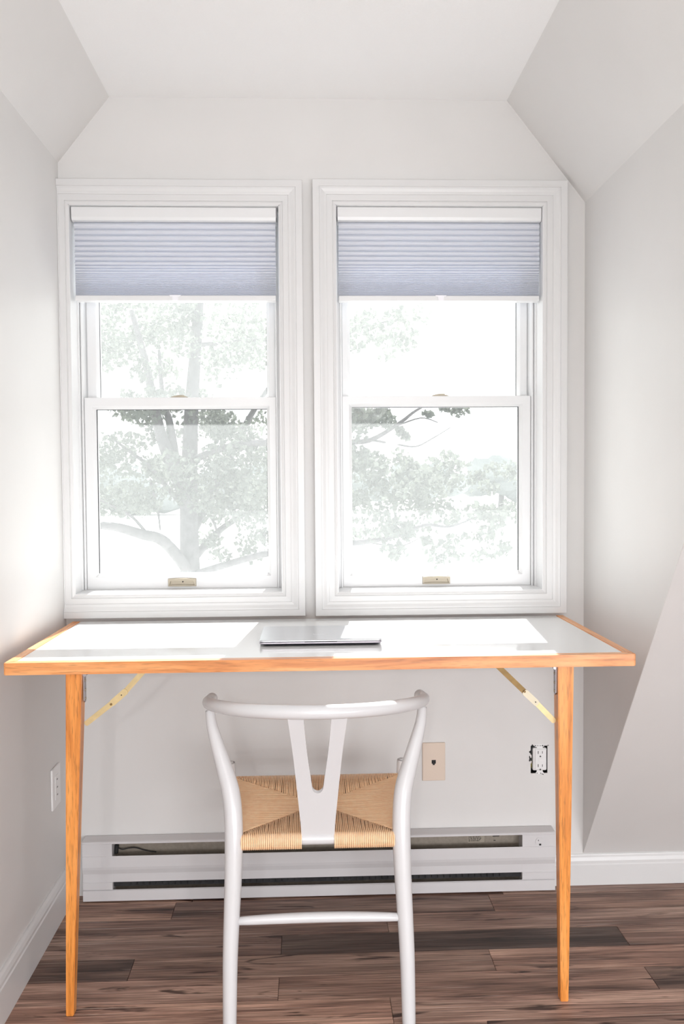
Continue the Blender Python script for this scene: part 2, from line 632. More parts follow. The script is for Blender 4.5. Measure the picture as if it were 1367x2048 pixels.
baseboard('baseboard_left', (XL, -0.001, 0), (XL, YBACK, 0), (1, 0, 0), 0.116, 0.014)
baseboard('baseboard_back', (0.7255, 0, 0), (XFAR, 0, 0), (0, -1, 0), 0.0915, 0.013)


# ------------------------------------------------------------------ windows
CAS = [(0.0, 0.0), (0.0, 0.010), (0.006, 0.013), (0.009, 0.012), (0.010, 0.0155), (0.026, 0.0165), (0.0265, 0.0195),
       (0.034, 0.0205), (0.042, 0.0235), (0.047, 0.0240), (0.048, 0.0275), (0.066, 0.0280), (0.0670, 0.0265), (0.0670, 0.0)]


def ring_sweep(bm, rect, prof, clampx=None):
    """profile (outward distance, thickness toward the room) swept round a rectangle with mitred corners"""
    x0, x1, z0, z1 = rect
    loops = []
    for d, t in prof:
        c = [(x0 - d, z0 - d), (x1 + d, z0 - d), (x1 + d, z1 + d), (x0 - d, z1 + d)]
        row = []
        for x, z in c:
            row.append(bm.verts.new((x, -t, z)))
        loops.append(row)
    for a, b in zip(loops[:-1], loops[1:]):
        for k in range(4):
            k2 = (k + 1) % 4
            bm.faces.new((a[k], a[k2], b[k2], b[k]))
    if clampx is not None:          # the left leg is ripped narrow where it meets the side wall
        bmesh.ops.bisect_plane(bm, geom=bm.verts[:] + bm.edges[:] + bm.faces[:], plane_co=(clampx, 0, 0), plane_no=(-1, 0, 0), clear_outer=True)
    bmesh.ops.recalc_face_normals(bm, faces=bm.faces[:])


def sash(bm, outer, inner, y0, y1, bev=0.009):
    """rectangular frame, face at y0 (room side), bevelled to the glass opening"""
    def rect(r, y):
        x0, x1, z0, z1 = r
        return [bm.verts.new(c) for c in ((x0, y, z0), (x1, y, z0), (x1, y, z1), (x0, y, z1))]
    x0, x1, z0, z1 = inner
    lo = rect(outer, y1)
    o2 = rect((outer[0], outer[1], outer[2], outer[3]), y0 + 0.001)
    o3 = rect((outer[0] + .001, outer[1] - .001, outer[2] + .001, outer[3] - .001), y0)
    i1 = rect((x0 - bev, x1 + bev, z0 - bev, z1 + bev), y0)
    i2 = rect((x0 - bev * .7, x1 + bev * .7, z0 - bev * .7, z1 + bev * .7), y0 + 0.003)
    i3 = rect(inner, y0 + 0.013)
    i4 = rect(inner, y1)
    seq = [lo, o2, o3, i1, i2, i3, i4, lo]
    for a, b in zip(seq[:-1], seq[1:]):
        for k in range(4):
            k2 = (k + 1) % 4
            bm.faces.new((a[k], a[k2], b[k2], b[k]))
    bmesh.ops.recalc_face_normals(bm, faces=bm.faces[:])


def make_window(idx, o, clampx, sx, gl, gu, zmeet, lock_x, lock_flip, lift_x):
    root = empty('window_%d' % idx, ((o[0] + o[1]) / 2, 0, o[2]), kind='structure')
    inv = Matrix.Translation(-root.location)

    def lk(name, bm_, mat, parent=root, **kw):
        bm_.transform(inv)
        return link(name, bm_, mat, parent, **kw)
    bm_ = bmesh.new()
    ring_sweep(bm_, (o[0] + 0.004, o[1] - 0.004, o[2] + 0.003, o[3] - 0.004), CAS, clampx)
    lk('casing', bm_, M['trim'])
    # jamb liner: head, two sides, stool
    bm_ = bmesh.new()
    box(bm_, o[0] - .0005, o[0] + 0.006, -0.009, 0.16, o[2], o[3])
    box(bm_, o[1] - 0.006, o[1] + .0005, -0.009, 0.16, o[2], o[3])
    box(bm_, o[0], o[1], -0.009, 0.16, o[3] - 0.006, o[3])
    lk('jamb', bm_, M['vinyl'])
    bm_ = bmesh.new()
    slab(bm_, [(o[0] + .006, -0.010, o[2]), (o[0] + .006, -0.0105, o[2] + .003), (o[0] + .006, -0.006, o[2] + 0.0062), (o[0] + .006, 0.16, o[2] + 0.0085), (o[0] + .006, 0.16, o[2])],
         (o[1] - o[0] - .012, 0, 0))
    lk('sill', bm_, M['vinyl'])
    # side tracks with ribs
    for a, b, s in ((o[0] + .006, sx[0], 1), (sx[1], o[1] - .006, -1)):
        bm_ = bmesh.new()
        box(bm_, a, b, 0.081, 0.158, o[2] + .0075, o[3] - .006)
        edge = b if s > 0 else a
        box(bm_, min(edge, edge - s * .004), max(edge, edge - s * .004), 0.074, 0.081, o[2] + .0075, o[3] - .006)
        wall_e = a if s > 0 else b
        box(bm_, min(wall_e, wall_e + s * .004), max(wall_e, wall_e + s * .004), 0.060, 0.081, o[2] + .0075, o[3] - .006)
        lk('sash_track', bm_, M['vinyl'])
    # lower sash
    zs0 = o[2] + 0.0075
    bm_ = bmesh.new()
    sash(bm_, (sx[0] + .0008, sx[1] - .0008, zs0, zmeet), gl, 0.085, 0.120)
    low = lk('lower_sash', bm_, M['vinyl'])
    bm_ = bmesh.new()
    box(bm_, gl[0], gl[1], 0.1040, 0.1075, gl[2], gl[3])
    lk('glass_pane', bm_, M['glass_low'], low)
    bm_ = bmesh.new()
    side = gl[0] if idx == 1 else gl[1]
    sg = 1 if idx == 1 else -1
    box(bm_, min(side, side + sg * .0022), max(side, side + sg * .0022), 0.0995, 0.1035, gl[2] + .002, gl[3])
    box(bm_, gl[0], gl[1], 0.0995, 0.1035, gl[3] - .0016, gl[3])
    lk('gasket', bm_, M['gasket'], low)
    # sash lift: a recessed metal cup, arched top and bottom edges
    bm_ = bmesh.new()
    w, h, zc = 0.0855, 0.0262, o[2] + 0.0270
    N = 12
    def arch(z_off, half, bow, y, zmid):
        return [bm_.verts.new((lift_x - half + 2 * half * k / N, y, zmid + z_off + bow * (1 - (2 * k / N - 1) ** 2))) for k in range(N + 1)]
    topo = arch(h / 2 - .0022, w / 2, .0022, 0.0848, zc)
    boto = arch(-h / 2, w / 2, -.0003, 0.0848, zc)
    topf = arch(h / 2 - .0032, w / 2 - .001, .0022, 0.0800, zc)
    botf = arch(-h / 2 + .001, w / 2 - .001, -.0003, 0.0800, zc)
    topi = arch(h / 2 - .0095, w / 2 - .0085, .0010, 0.0795, zc)
    boti = arch(-h / 2 + .0042, w / 2 - .0045, .0014, 0.0795, zc)
    topr = arch(h / 2 - .0098, w / 2 - .0095, .0008, 0.0843, zc)
    botr = arch(-h / 2 + .0050, w / 2 - .0060, .0014, 0.0843, zc)
    for A, B in ((topo, topf), (topf, topi), (topi, topr), (topr, botr), (botr, boti), (boti, botf), (botf, boto)):
        for k in range(N):
            bm_.faces.new((A[k], A[k + 1], B[k + 1], B[k]))
    for k, s in ((0, 0), (N, 1)):
        for q in ((topo[k], topf[k], botf[k], boto[k]), (topf[k], topi[k], boti[k], botf[k]), (topi[k], topr[k], botr[k], boti[k])):
            bm_.faces.new(q if s else q[::-1])
    bmesh.ops.recalc_face_normals(bm_, faces=bm_.faces[:])
    lf = lk('sash_lift', bm_, M['nickel'], low, label='satin nickel lift cup')
    bm_ = bmesh.new()
    disc(bm_, (lift_x + .002, 0.0838, zc + .0012), 0.0021, (0, 1, 0), 0.0016, 10)
    lk('screw_hole', bm_, M['black'], low)
    # cam lock on the meeting rail
    bm_ = bmesh.new()
    s = -1 if lock_flip else 1
    pts = [(-.027, .0), (-.022, .0035), (-.012, .0060), (.002, .0078), (.012, .0078), (.016, .0062), (.014, .0046), (.021, .0040), (.027, .0012), (.027, .0)]
    slab(bm_, [(lock_x + s * a, 0.094, zmeet + .0003 + b) for a, b in pts], (0, 0.016, 0))
    bmesh.ops.bevel(bm_, geom=bm_.edges[:], offset=.0008, segments=1, affect='EDGES')
    lk('sash_lock', bm_, M['nickel'], low, label='nickel cam lock')
    # upper sash
    bm_ = bmesh.new()
    sash(bm_, (sx[0] + .003, sx[1] - .003, zmeet - .030, o[3] - .008), gu, 0.1215, 0.156)
    up = lk('upper_sash', bm_, M['vinyl'])
    bm_ = bmesh.new()
    box(bm_, gu[0], gu[1], 0.1400, 0.1435, gu[2], gu[3])
    lk('glass_pane', bm_, M['glass_up'], up)
    bm_ = bmesh.new()
    side = gu[0] if idx == 1 else gu[1]
    box(bm_, min(side, side + sg * .0013), max(side, side + sg * .0013), 0.1362, 0.1395, gu[2], gu[3])
    lk('gasket', bm_, M['gasket'], up)
    return root


make_window(1, OL, XL + .0005, (-0.6730, -0.0965), (-0.6395, -0.1255, 0.9480, 1.4475), (-0.6350, -0.1260, 1.4800, 1.985), 1.4825, -0.3900, False, -0.3868)
make_window(2, OR, None, (0.1030, 0.6825), (0.1335, 0.6480, 0.9440, 1.4520), (0.1310, 0.6495, 1.4840, 1.988), 1.4840, 0.4045, False, 0.3897)


# ------------------------------------------------------------------ cellular shades
def make_shade(x0, x1, ztop, label, tabx, gap):
    root = empty('cellular_shade', ((x0 + x1) / 2, 0.03, ztop), label, 'window shade', group='pleated shades in the window heads')
    inv = Matrix.Translation(-root.location)

    def lk(name, bm_, mat, parent=root, **kw):
        bm_.transform(inv)
        return link(name, bm_, mat, parent, **kw)
    bm_ = bmesh.new()
    prof = [(0.004, ztop), (0.0, ztop - .003), (0.0015, ztop - .030), (0.004, ztop - .0385), (0.010, ztop - .0405), (0.054, ztop - .0405), (0.054, ztop)]
    slab(bm_, [(x0, y, z) for y, z in prof], (x1 - x0, 0, 0))
    lk('head_rail', bm_, M['vinyl'])
    fx0, fx1 = x0 + gap, x1 - .002
    ztab = 1.7735
    zt = ztop - .0405
    pitch = [.0200, .0165, .0171, .0148, .0153, .0142, .0145, .0122, .0085, .0077, .0080, .0060, .0054, .0051, .0048, .0043, .0037, .0034, .0034]
    rest = (zt - ztab) - sum(pitch)
    nsm = max(6, int(rest / .0027))
    pitch += [rest / nsm] * nsm
    front, back = [], []
    z = zt
    for i, p in enumerate(pitch):
        d = 0.0105 if p > .01 else 0.0028 + p * .60
        jit = random.uniform(-.0003, .0003) if p < .004 else 0
        front += [(0.0240, z), (0.0240 - d * .55, z - p * .16), (0.0240 - d * .95 + jit, z - p * .42), (0.0240 - d + jit, z - p * .62), (0.0240 - d * .45, z - p * .90)]
        back += [(0.0300, z), (0.0300 + d, z - p * .5)]
        z -= p
    front.append((0.0240, z))
    back.append((0.0300, z))
    A = [bm_ for bm_ in ()]
    bm_ = bmesh.new()
    for seq in (front, back):
        l = [bm_.verts.new((fx0, y, zz)) for y, zz in seq]
        r = [bm_.verts.new((fx1, y, zz)) for y, zz in seq]
        for k in range(len(seq) - 1):
            bm_.faces.new((l[k], l[k + 1], r[k + 1], r[k]))
    # closed cell ends
    for xx in (fx0, fx1):
        loop = [bm_.verts.new((xx, y, zz)) for y, zz in front] + [bm_.verts.new((xx, y, zz)) for y, zz in back[::-1]]
        bm_.faces.new(loop)
    lk('pleated_fabric', bm_, M['shade'], label='pale blue-grey pleated cells, loose above and stacked below')
    bm_ = bmesh.new()
    box(bm_, fx0, fx1, 0.0140, 0.046, 1.7580, ztab - .0003, bev=.0018)
    lk('bottom_rail', bm_, M['vinyl'])
    bm_ = bmesh.new()
    slab(bm_, [(tabx - .017, 0, 1.7738), (tabx + .017, 0, 1.7738), (tabx + .014, 0, 1.7700), (tabx + .009, 0, 1.7690), (tabx + .008, 0, 1.7580), (tabx - .008, 0, 1.7580), (tabx - .009, 0, 1.7690), (tabx - .014, 0, 1.7700)], (0, -.0035, 0))
    bm_.transform(Matrix.Translation((0, .0139, 0)))
    lk('pull_tab', bm_, M['tab'])
    for bx in (x0 - .0022, x1 + .0002):
        bm_ = bmesh.new()
        box(bm_, bx, bx + .002, .010, .050, ztop - .030, ztop)
        lk('end_bracket', bm_, M['steel'])


make_shade(-0.6795, -0.0895, 2.0262, 'pleated pale blue shade in the head of the left window', -0.3853, .0040)
make_shade(0.0910, 0.6920, 2.0292, 'pleated pale blue shade in the head of the right window', 0.3955, .0025)

# ------------------------------------------------------------------ baseboard heater
HX0, HX1 = -0.668, 0.7235
heater = empty('baseboard_heater', (0.03, 0, 0), 'long white electric baseboard heater on the floor under the windows', 'heater')
hinv = Matrix.Translation((-0.03, 0, 0))


def hlk(name, bm_, mat, parent=heater, **kw):
    bm_.transform(hinv)
    return link(name, bm_, mat, parent, **kw)


SX0, SX1 = -0.582, 0.625
HF = -0.047
bm = bmesh.new()
slab(bm, [(HX0, -.0005, .1755), (HX0, -.0005, .1800), (HX0, -.004, .1815), (HX0, HF + .002, .1800), (HX0, HF - .001, .1785), (HX0, HF - .001, .1735), (HX0, HF + .003, .1730), (HX0, HF + .003, .1770)], (HX1 - HX0, 0, 0))
hlk('top_cover', bm, M['heater'])
bm = bmesh.new()
slab(bm, [(SX0 - .001, HF, .1375), (SX0 - .001, HF - .0015, .136), (SX0 - .001, HF - .0025, .105), (SX0 - .001, HF - .001, .097), (SX0 - .001, HF + .004, .083), (SX0 - .001, HF + .0045, .0585), (SX0 - .001, HF + .007, .0575), (SX0 - .001, HF + .0075, .083), (SX0 - .001, HF + .002, .0975), (SX0 - .001, HF + .001, .136)],
     (SX1 - SX0 + .002, 0, 0))
hlk('front_panel', bm, M['heater'])
bm = bmesh.new()
slab(bm, [(HX0, -.0005, .004), (HX0, HF, .004), (HX0, HF, .0345), (HX0, HF + .004, .0365), (HX0, HF + .006, .034), (HX0, HF + .006, .0075), (HX0, -.0005, .0075)], (HX1 - HX0, 0, 0))
hlk('bottom_lip', bm, M['heater'])
for a, b in ((HX0, SX0), (SX1, HX1)):
    bm = bmesh.new()
    slab(bm, [(a, -.0008, .0076), (a, HF + .0065, .0076), (a, HF + .0065, .0370), (a, HF + .0005, .0380), (a, HF + .0005, .0570), (a, HF + .004, .0590), (a, HF + .0036, .083), (a, HF - .0014, .097), (a, HF - .0028, .105), (a, HF - .0018, .1365), (a, HF, .1372), (a, HF, .1728), (a, -.0008, .1728)], (b - a, 0, 0))
    cap = hlk('end_cap', bm, M['heater'])
    if a == SX1:
        bm = bmesh.new()
        disc(bm, (0.6765, HF - .001, .1520), .0125, (0, 1, 0), .0022, 20)
        dial = hlk('dial', bm, M['heater'], cap)
        bm = bmesh.new()
        box(bm, 0.6745, 0.6805, HF - .0032, HF - .002, .1412, .1462)
        box(bm, 0.6715, 0.6732, HF - .0032, HF - .002, .1545, .1580)
        hlk('dial_mark', bm, M['black'], cap, kind='stuff')
bm = bmesh.new()
box(bm, SX0, SX1, -.0035, -.0008, .0080, .1728)
plate = hlk('back_plate', bm, M['galv'])
bm = bmesh.new()
for k in range(13):
    hx = SX0 + .052 + k * .0905
    r = .0022 if k % 3 else .0034
    tube(bm, [(hx - .003 * (k % 2), -.0034, .1655), (hx - .003 * (k % 2), -.0040, .1655)], r, 10)
for hx in (-.395, .535, .105):
    tube(bm, [(hx, -.0034, .1635), (hx, -.0042, .1635)], .0052, 12)
hlk('punched_hole', bm, M['black'], plate, kind='stuff')
bm = bmesh.new()
disc(bm, (-0.478, -.005, .166), .0045, (0, 1, 0), .003, 10)
hlk('screw', bm, M['steel'], plate)
bm = bmesh.new()
tube(bm, spline([(-.575, -.012, .150), (-.56, -.014, .143), (-.54, -.013, .146), (-.52, -.012, .146), (-.49, -.012, .137), (-.46, -.012, .132)], 6), .0016, 6)
tube(bm, [(-.577, -.016, .133), (-.574, -.016, .158)], .006, 10)
hlk('wire', bm, M['black'], plate)
bm = bmesh.new()
box(bm, .470, .520, -.0042, -.0036, .135, .1545)
sticker = hlk('rating_label', bm, M['sticker'])
bm = bmesh.new()
random.seed(4)
for zz in (.1515, .1475, .1435, .1395):
    xx = .472
    while xx < .506:
        w = random.uniform(.002, .006)
        box(bm, xx, xx + w, -.0047, -.0043, zz, zz + .0018)
        xx += w + random.uniform(.0008, .003)
for xx, w in ((.545, .020), (.548, .006)):
    box(bm, xx, xx + w, -.0047, -.0036, .1525 if w > .01 else .1395, .1545 if w > .01 else .1412)
hlk('label_print', bm, M['black'], sticker, kind='stuff')
bm = bmesh.new()
box(bm, SX0, SX1, -.030, -.020, .040, .110)      # element fins, a dark mass deep in the slot
for k in range(60):
    fx = SX0 + .05 + k * .0185
    box(bm, fx, fx + .0007, -.0365, -.0065, .044, .108)
hlk('fin_element', bm, M['dark'], kind='stuff')

# ------------------------------------------------------------------ wall plates
# phone jack
ph = empty('phone_jack_plate', (0.3676, 0, 0.3839), 'ivory phone jack plate on the wall right of the chair', 'wall plate')
pinv = Matrix.Translation(-ph.location)
bm = bmesh.new()
box(bm, .3332, .4021, -.0058, -.0002, .3264, .4414, bev=.0022, seg=2)
bm.transform(pinv)
link('plate', bm, M['ivory'], ph)
bm = bmesh.new()
box(bm, .3610, .3735, -.0062, -.0056, .3785, .3895)
box(bm, .3640, .3705, -.0062, -.0056, .3745, .3785)
bm.transform(pinv)
link('jack_opening', bm, M['black'], ph)
for zz in (.4215, .3425):
    bm = bmesh.new()
    disc(bm, (.3676, -.0060, zz), .0024, (0, 1, 0), .0012, 10)
    bm.transform(pinv)
    link('screw', bm, M['ivory'], ph)

# bare receptacle in its open box
rc = empty('power_receptacle', (0.6870, 0.0, 0.3835), 'bare white power receptacle without cover in a ragged hole by the right desk leg', 'outlet')
rinv = Matrix.Translation(-rc.location)


def rlk(name, bm_, mat, **kw):
    bm_.transform(rinv)
    return link(name, bm_, mat, rc, **kw)


bm = bmesh.new()
x0, x1, z0, z1 = JB
box(bm, x0, x1, .0285, .0300, z0, z1)
box(bm, x0, x0 + .0012, .0012, .0285, z0, z1)
box(bm, x1 - .0012, x1, .0012, .0285, z0, z1)
box(bm, x0, x1, .0012, .0285, z0, z0 + .0012)
box(bm, x0, x1, .0012, .0285, z1 - .0012, z1)
rlk('junction_box', bm, M['black'])
bm = bmesh.new()
box(bm, .6672, .7098, -.0035, .022, .3500, .4190, bev=.0045, seg=3)
rlk('body', bm, M['white_plastic'])
bm = bmesh.new()
box(bm, .6735, .7065, -.0062, -.0030, .3540, .4155, bev=.0012)
rlk('face', bm, M['white_plastic'])
bm = bmesh.new()
for zc in (.4065, .3665):
    box(bm, .6828 - .0013, .6828 + .0013, -.0066, -.0061, zc - .0042, zc + .0042)
    box(bm, .6955 - .0010, .6955 + .0010, -.0066, -.0061, zc - .0036, zc + .0036)
    tube(bm, [(.6892, -.0061, zc - .0118), (.6892, -.0066, zc - .0118)], .0024, 12)
    box(bm, .6868, .6916, -.0066, -.0061, zc - .0142, zc - .0118)
rlk('slots', bm, M['grey_plastic'], kind='stuff')
for zc in (.3895, .3825):
    bm = bmesh.new()
    box(bm, .6832, .6952, -.0070, -.0060, zc - .0028, zc + .0028, bev=.0005)
    rlk('test_button', bm, M['white_plastic'])
for s, zc in ((1, .4235), (-1, .3440)):
    bm = bmesh.new()
    slab(bm, [(.6745, -.0012, zc - .002), (.7005, -.0012, zc - .002), (.7020, -.0012, zc + .003), (.6990, -.0012, zc + .0065), (.6760, -.0012, zc + .0065), (.6730, -.0012, zc + .003)] if s > 0 else
         [(.6790, -.0012, zc - .005), (.6990, -.0012, zc - .0055), (.7010, -.0012, zc - .001), (.6980, -.0012, zc + .003), (.6800, -.0012, zc + .003), (.6770, -.0012, zc)], (0, .0016, 0))
    box(bm, .6800, .6980, .0, .0012, min(zc, zc - s * .009), max(zc, zc - s * .009))
    rlk('mounting_ear', bm, M['white_plastic'])
bm = bmesh.new()
for hx, r in ((.6760, .0017), (.6822, .0013), (.6870, .0009), (.6918, .0013), (.6975, .0022)):
    tube(bm, [(hx, -.0012, .4255), (hx, -.0017, .4255)], r, 8)
for hx, hz in ((.6810, .3420), (.6915, .3415), (.6960, .3395), (.6990, .3380)):
    tube(bm, [(hx, -.0012, hz), (hx, -.0017, hz)], .0014, 8)
rlk('ear_holes', bm, M['black'], kind='stuff')
# ragged plaster edge: dark broken-out notches and curled paper around the hole
random.seed(12)
bm = bmesh.new()
for poly in ([(.6620, .4120), (.6560, .4075), (.6580, .4040), (.6605, .4020), (.6620, .3985)],
             [(.6615, .3950), (.6565, .3935), (.6575, .3860), (.6560, .3790), (.6590, .3775), (.6618, .3820)],
             [(.7120, .4245), (.7165, .4250), (.7150, .4275), (.7130, .4265)],
             [(.6630, .4245), (.6665, .4300), (.6700, .4262), (.6690, .4245)]):
    slab(bm, [(x, -.0007, z) for x, z in poly], (0, .0006, 0))
rlk('broken_edge', bm, M['black'], kind='stuff')
bm = bmesh.new()
for poly in ([(.6605, .4010), (.6640, .3960), (.6632, .3890), (.6600, .3900), (.6590, .3960)],
             [(.6600, .3790), (.6640, .3800), (.6632, .3735), (.6612, .3715)],
             [(.6640, .3405), (.6700, .3420), (.6760, .3395), (.6730, .3370), (.6660, .3380)]):
    slab(bm, [(x, -.0026 + random.uniform(-.0006, .0006), z) for x, z in poly], (0, .0016, 0))
rlk('torn_paper', bm, M['plaster'], kind='stuff')
bm = bmesh.new()
tube(bm, spline([(.6645, .018, .380), (.6648, .010, .372), (.6645, .006, .364), (.6648, .010, .356)], 5), .0016, 7)
rlk('wire', bm, plain('yellow_wire', (0.35, 0.28, 0.04), 0.5))

# white plate on the left wall
lp = empty('wall_plate', (XL, -0.148, 0.381), 'white wall plate low on the left wall beside the left desk leg', 'wall plate')
bm = bmesh.new()
box(bm, XL + .0002, XL + .0062, -.187, -.109, .3245, .4385, bev=.0025, seg=2)
bm.transform(Matrix.Translation(-lp.location))
link('plate', bm, M['white_plastic'], lp)
bm = bmesh.new()
box(bm, XL + .0058, XL + .0078, -.1650, -.1315, .3480, .4150, bev=.0012)
bm.transform(Matrix.Translation(-lp.location))
link('insert', bm, M['white_plastic'], lp)
for zz in (.3600, .3810, .4030):
    bm = bmesh.new()
    box(bm, XL + .0074, XL + .0084, -.152, -.145, zz - .002, zz + .0015)
    bm.transform(Matrix.Translation(-lp.location))
    link('slot', bm, M['grey_plastic'], lp)

# ------------------------------------------------------------------ desk
TX0, TX1, TY0, TY1, TZ = -0.6875, 0.7505, -0.613, -0.029, 0.8245
desk = empty('folding_desk', (0.03, -0.32, 0), 'white topped oak edged folding desk with brass leg braces', 'desk')
dinv = Matrix.Translation(-desk.location)


def dlk(name, bm_, mat, parent=desk, **kw):
    bm_.transform(dinv)
    return link(name, bm_, mat, parent, **kw)


bm = bmesh.new()
box(bm, TX0 + .0225, TX1 - .0225, TY0 + .0265, TY1, TZ - .024, TZ - .0012)
dlk('laminate_top', bm, M['laminate'], label='glossy white laminate surface')


def edge_strip(name, quad, mat):
    """wood strip with mitred ends: four plan points, full edge height"""
    bm_ = bmesh.new()
    slab(bm_, [(x, y, TZ - .0275) for x, y in quad], (0, 0, .0275))
    bmesh.ops.bevel(bm_, geom=[e for e in bm_.edges], offset=.0012, segments=2, affect='EDGES')
    return dlk(name, bm_, mat)


ch = .0045
edge_strip('front_edge', [(TX0 + ch, TY0), (TX1 - ch, TY0), (TX1, TY0 + ch), (TX1 - .022, TY0 + .026), (TX0 + .022, TY0 + .026), (TX0, TY0 + ch)], M['oak_x'])
edge_strip('left_edge', [(TX0, TY0 + ch + .0006), (TX0 + .022, TY0 + .0266), (TX0 + .022, TY1), (TX0, TY1)], M['oak_y'])
edge_strip('right_edge', [(TX1 - .022, TY0 + .0266), (TX1, TY0 + ch + .0006), (TX1, TY1), (TX1 - .022, TY1)], M['oak_y'])


def desk_leg(top, bot, inner):
    """top/bot: (x0, x1, y0, y1) plan rectangles; inner +1 when the hinge side faces +x"""
    bm_ = bmesh.new()
    zt, zb = TZ - .0278, 0.0006
    a = [bm_.verts.new(c) for c in ((top[0], top[2], zt), (top[1], top[2], zt), (top[1], top[3], zt), (top[0], top[3], zt))]
    b = [bm_.verts.new(c) for c in ((bot[0], bot[2], zb), (bot[1], bot[2], zb), (bot[1], bot[3], zb), (bot[0], bot[3], zb))]
    bm_.faces.new(a)
    bm_.faces.new(b[::-1])
    for k in range(4):
        k2 = (k + 1) % 4
        bm_.faces.new((a[k], b[k], b[k2], a[k2]))
    bmesh.ops.recalc_face_normals(bm_, faces=bm_.faces[:])
    bmesh.ops.bevel(bm_, geom=bm_.edges[:], offset=.0016, segments=2, affect='EDGES')
    leg = dlk('leg', bm_, M['oak_z'])
    xs_ = top[1] if inner > 0 else top[0]
    bm_ = bmesh.new()
    slab(bm_, [(xs_ + inner * .0003, y, z) for y, z in ((-.583, .7885), (-.566, .7885), (-.566, .7300), (-.5705, .7250), (-.5785, .7250), (-.583, .7300))], (inner * .0022, 0, 0))
    slab(bm_, [(xs_ + inner * q, y, TZ - .0280) for q, y in ((.003, -.583), (.003, -.566), (.030, -.566), (.030, -.583))], (0, 0, -.0022))
    tube(bm_, [(xs_ + inner * .004, -.5845, .7895), (xs_ + inner * .004, -.5645, .7895)], .0042, 12)
    dlk('hinge', bm_, M['steel'], leg)
    bm_ = bmesh.new()
    for zz in (.775, .753, .733):
        disc(bm_, (xs_ + inner * .0030, -.5745, zz), .0030, (1, 0, 0), .0024, 10)
    dlk('screw', bm_, M['nickel'], leg)


desk_leg((-.5540, -.5180, -.5950, -.5560), (-.5680, -.5502, -.5950, -.5700), 1)
desk_leg((.5735, .6104, -.5950, -.5560), (.5812, .6000, -.5950, -.5700), -1)


def strap(bm_, a, b, w, th, y):
    """flat bar between two (x, z) points, lying in a vertical plane"""
    a, b = Vector((a[0], 0, a[1])), Vector((b[0], 0, b[1]))
    d = (b - a).normalized()
    n = Vector((-d.z, 0, d.x)) * (w / 2)
    pts = []
    for c, s in ((a, -1), (b, 1)):
        for k in range(5):
            ang = (-90 + 45 * k) * s
            pts.append(c + n * math.sin(math.radians(ang)) * (1 if s > 0 else 1) + d * s * (w / 2) * math.cos(math.radians(ang)) * .6)
    # order: start cap then end cap
    st = [a + n * math.sin(math.radians(t)) - d * (w / 2) * math.cos(math.radians(t)) * .6 for t in (90, 45, 0, -45, -90)]
    en = [b + n * math.sin(math.radians(t)) + d * (w / 2) * math.cos(math.radians(t)) * .6 for t in (-90, -45, 0, 45, 90)]
    slab(bm_, [(p.x, y, p.z) for p in st + en], (0, th, 0))


def brace(up, mid1, mid2, low, mat_up, mat_mid, mat_low, rivets):
    bm_ = bmesh.new()
    strap(bm_, up, mid1, .0125, .0022, -.5745)
    br = dlk('brace', bm_, mat_up)
    bm_ = bmesh.new()
    strap(bm_, mid2, low, .0125, .0022, -.5745)
    dlk('lower_arm', bm_, mat_low, br)
    bm_ = bmesh.new()
    strap(bm_, mid1, mid2, .0150, .0022, -.5770)
    dlk('lock_plate', bm_, mat_mid, br)
    for x, z, r in rivets:
        bm_ = bmesh.new()
        tube(bm_, [(x, -.5769, z), (x, -.5784, z)], r, 12)
        dlk('rivet', bm_, M['black'] if r < .002 else M['brass_old'], br)


brace((-.3820, .7945), (-.4240, .7480), (-.4545, .7215), (-.5150, .6745), M['brass'], M['brass'], M['brass'],
      [(-.4570, .7190, .0028), (-.4330, .7400, .0013)])
brace((.4360, .7945), (.5010, .7310), (.5280, .7050), (.5700, .6615), M['brass_old'], M['knuckle'], M['brass'],
      [(.4995, .7330, .0028), (.5255, .7080, .0013)])
# wall cleat carrying the back of the top
bm = bmesh.new()
box(bm, TX0 + .06, TX1 - .06, TY1 - .001, -.0005, TZ - .045, TZ - .0260)
box(bm, TX0 + .06, TX1 - .06, TY1 - .016, TY1, TZ - .045, TZ - .0245)
dlk('wall_cleat', bm, M['oak_x'])

# ------------------------------------------------------------------ laptop
lt = empty('laptop', (0.0265, -0.3515, TZ - .0012), 'closed thin silver laptop on the white desk top', 'laptop')
LW2, LD2 = .1507, .1032


def rrect(hx, hy, r, n=6):
    pts = []
    for cx_, cy_, a0 in ((hx - r, hy - r, 0), (-hx + r, hy - r, 90), (-hx + r, -hy + r, 180), (hx - r, -hy + r, 270)):
        for k in range(n + 1):
            a = math.radians(a0 + 90 * k / n)
            pts.append((cx_ + r * math.cos(a), cy_ + r * math.sin(a)))
    return pts


def loft(bm_, layers):
    rings = [[bm_.verts.new((x, y, z)) for x, y in pts] for pts, z in layers]
    for a, b in zip(rings[:-1], rings[1:]):
        for k in range(len(a)):
            k2 = (k + 1) % len(a)
            bm_.faces.new((a[k], a[k2], b[k2], b[k]))
    bm_.faces.new(rings[0][::-1])
    bm_.faces.new(rings[-1])


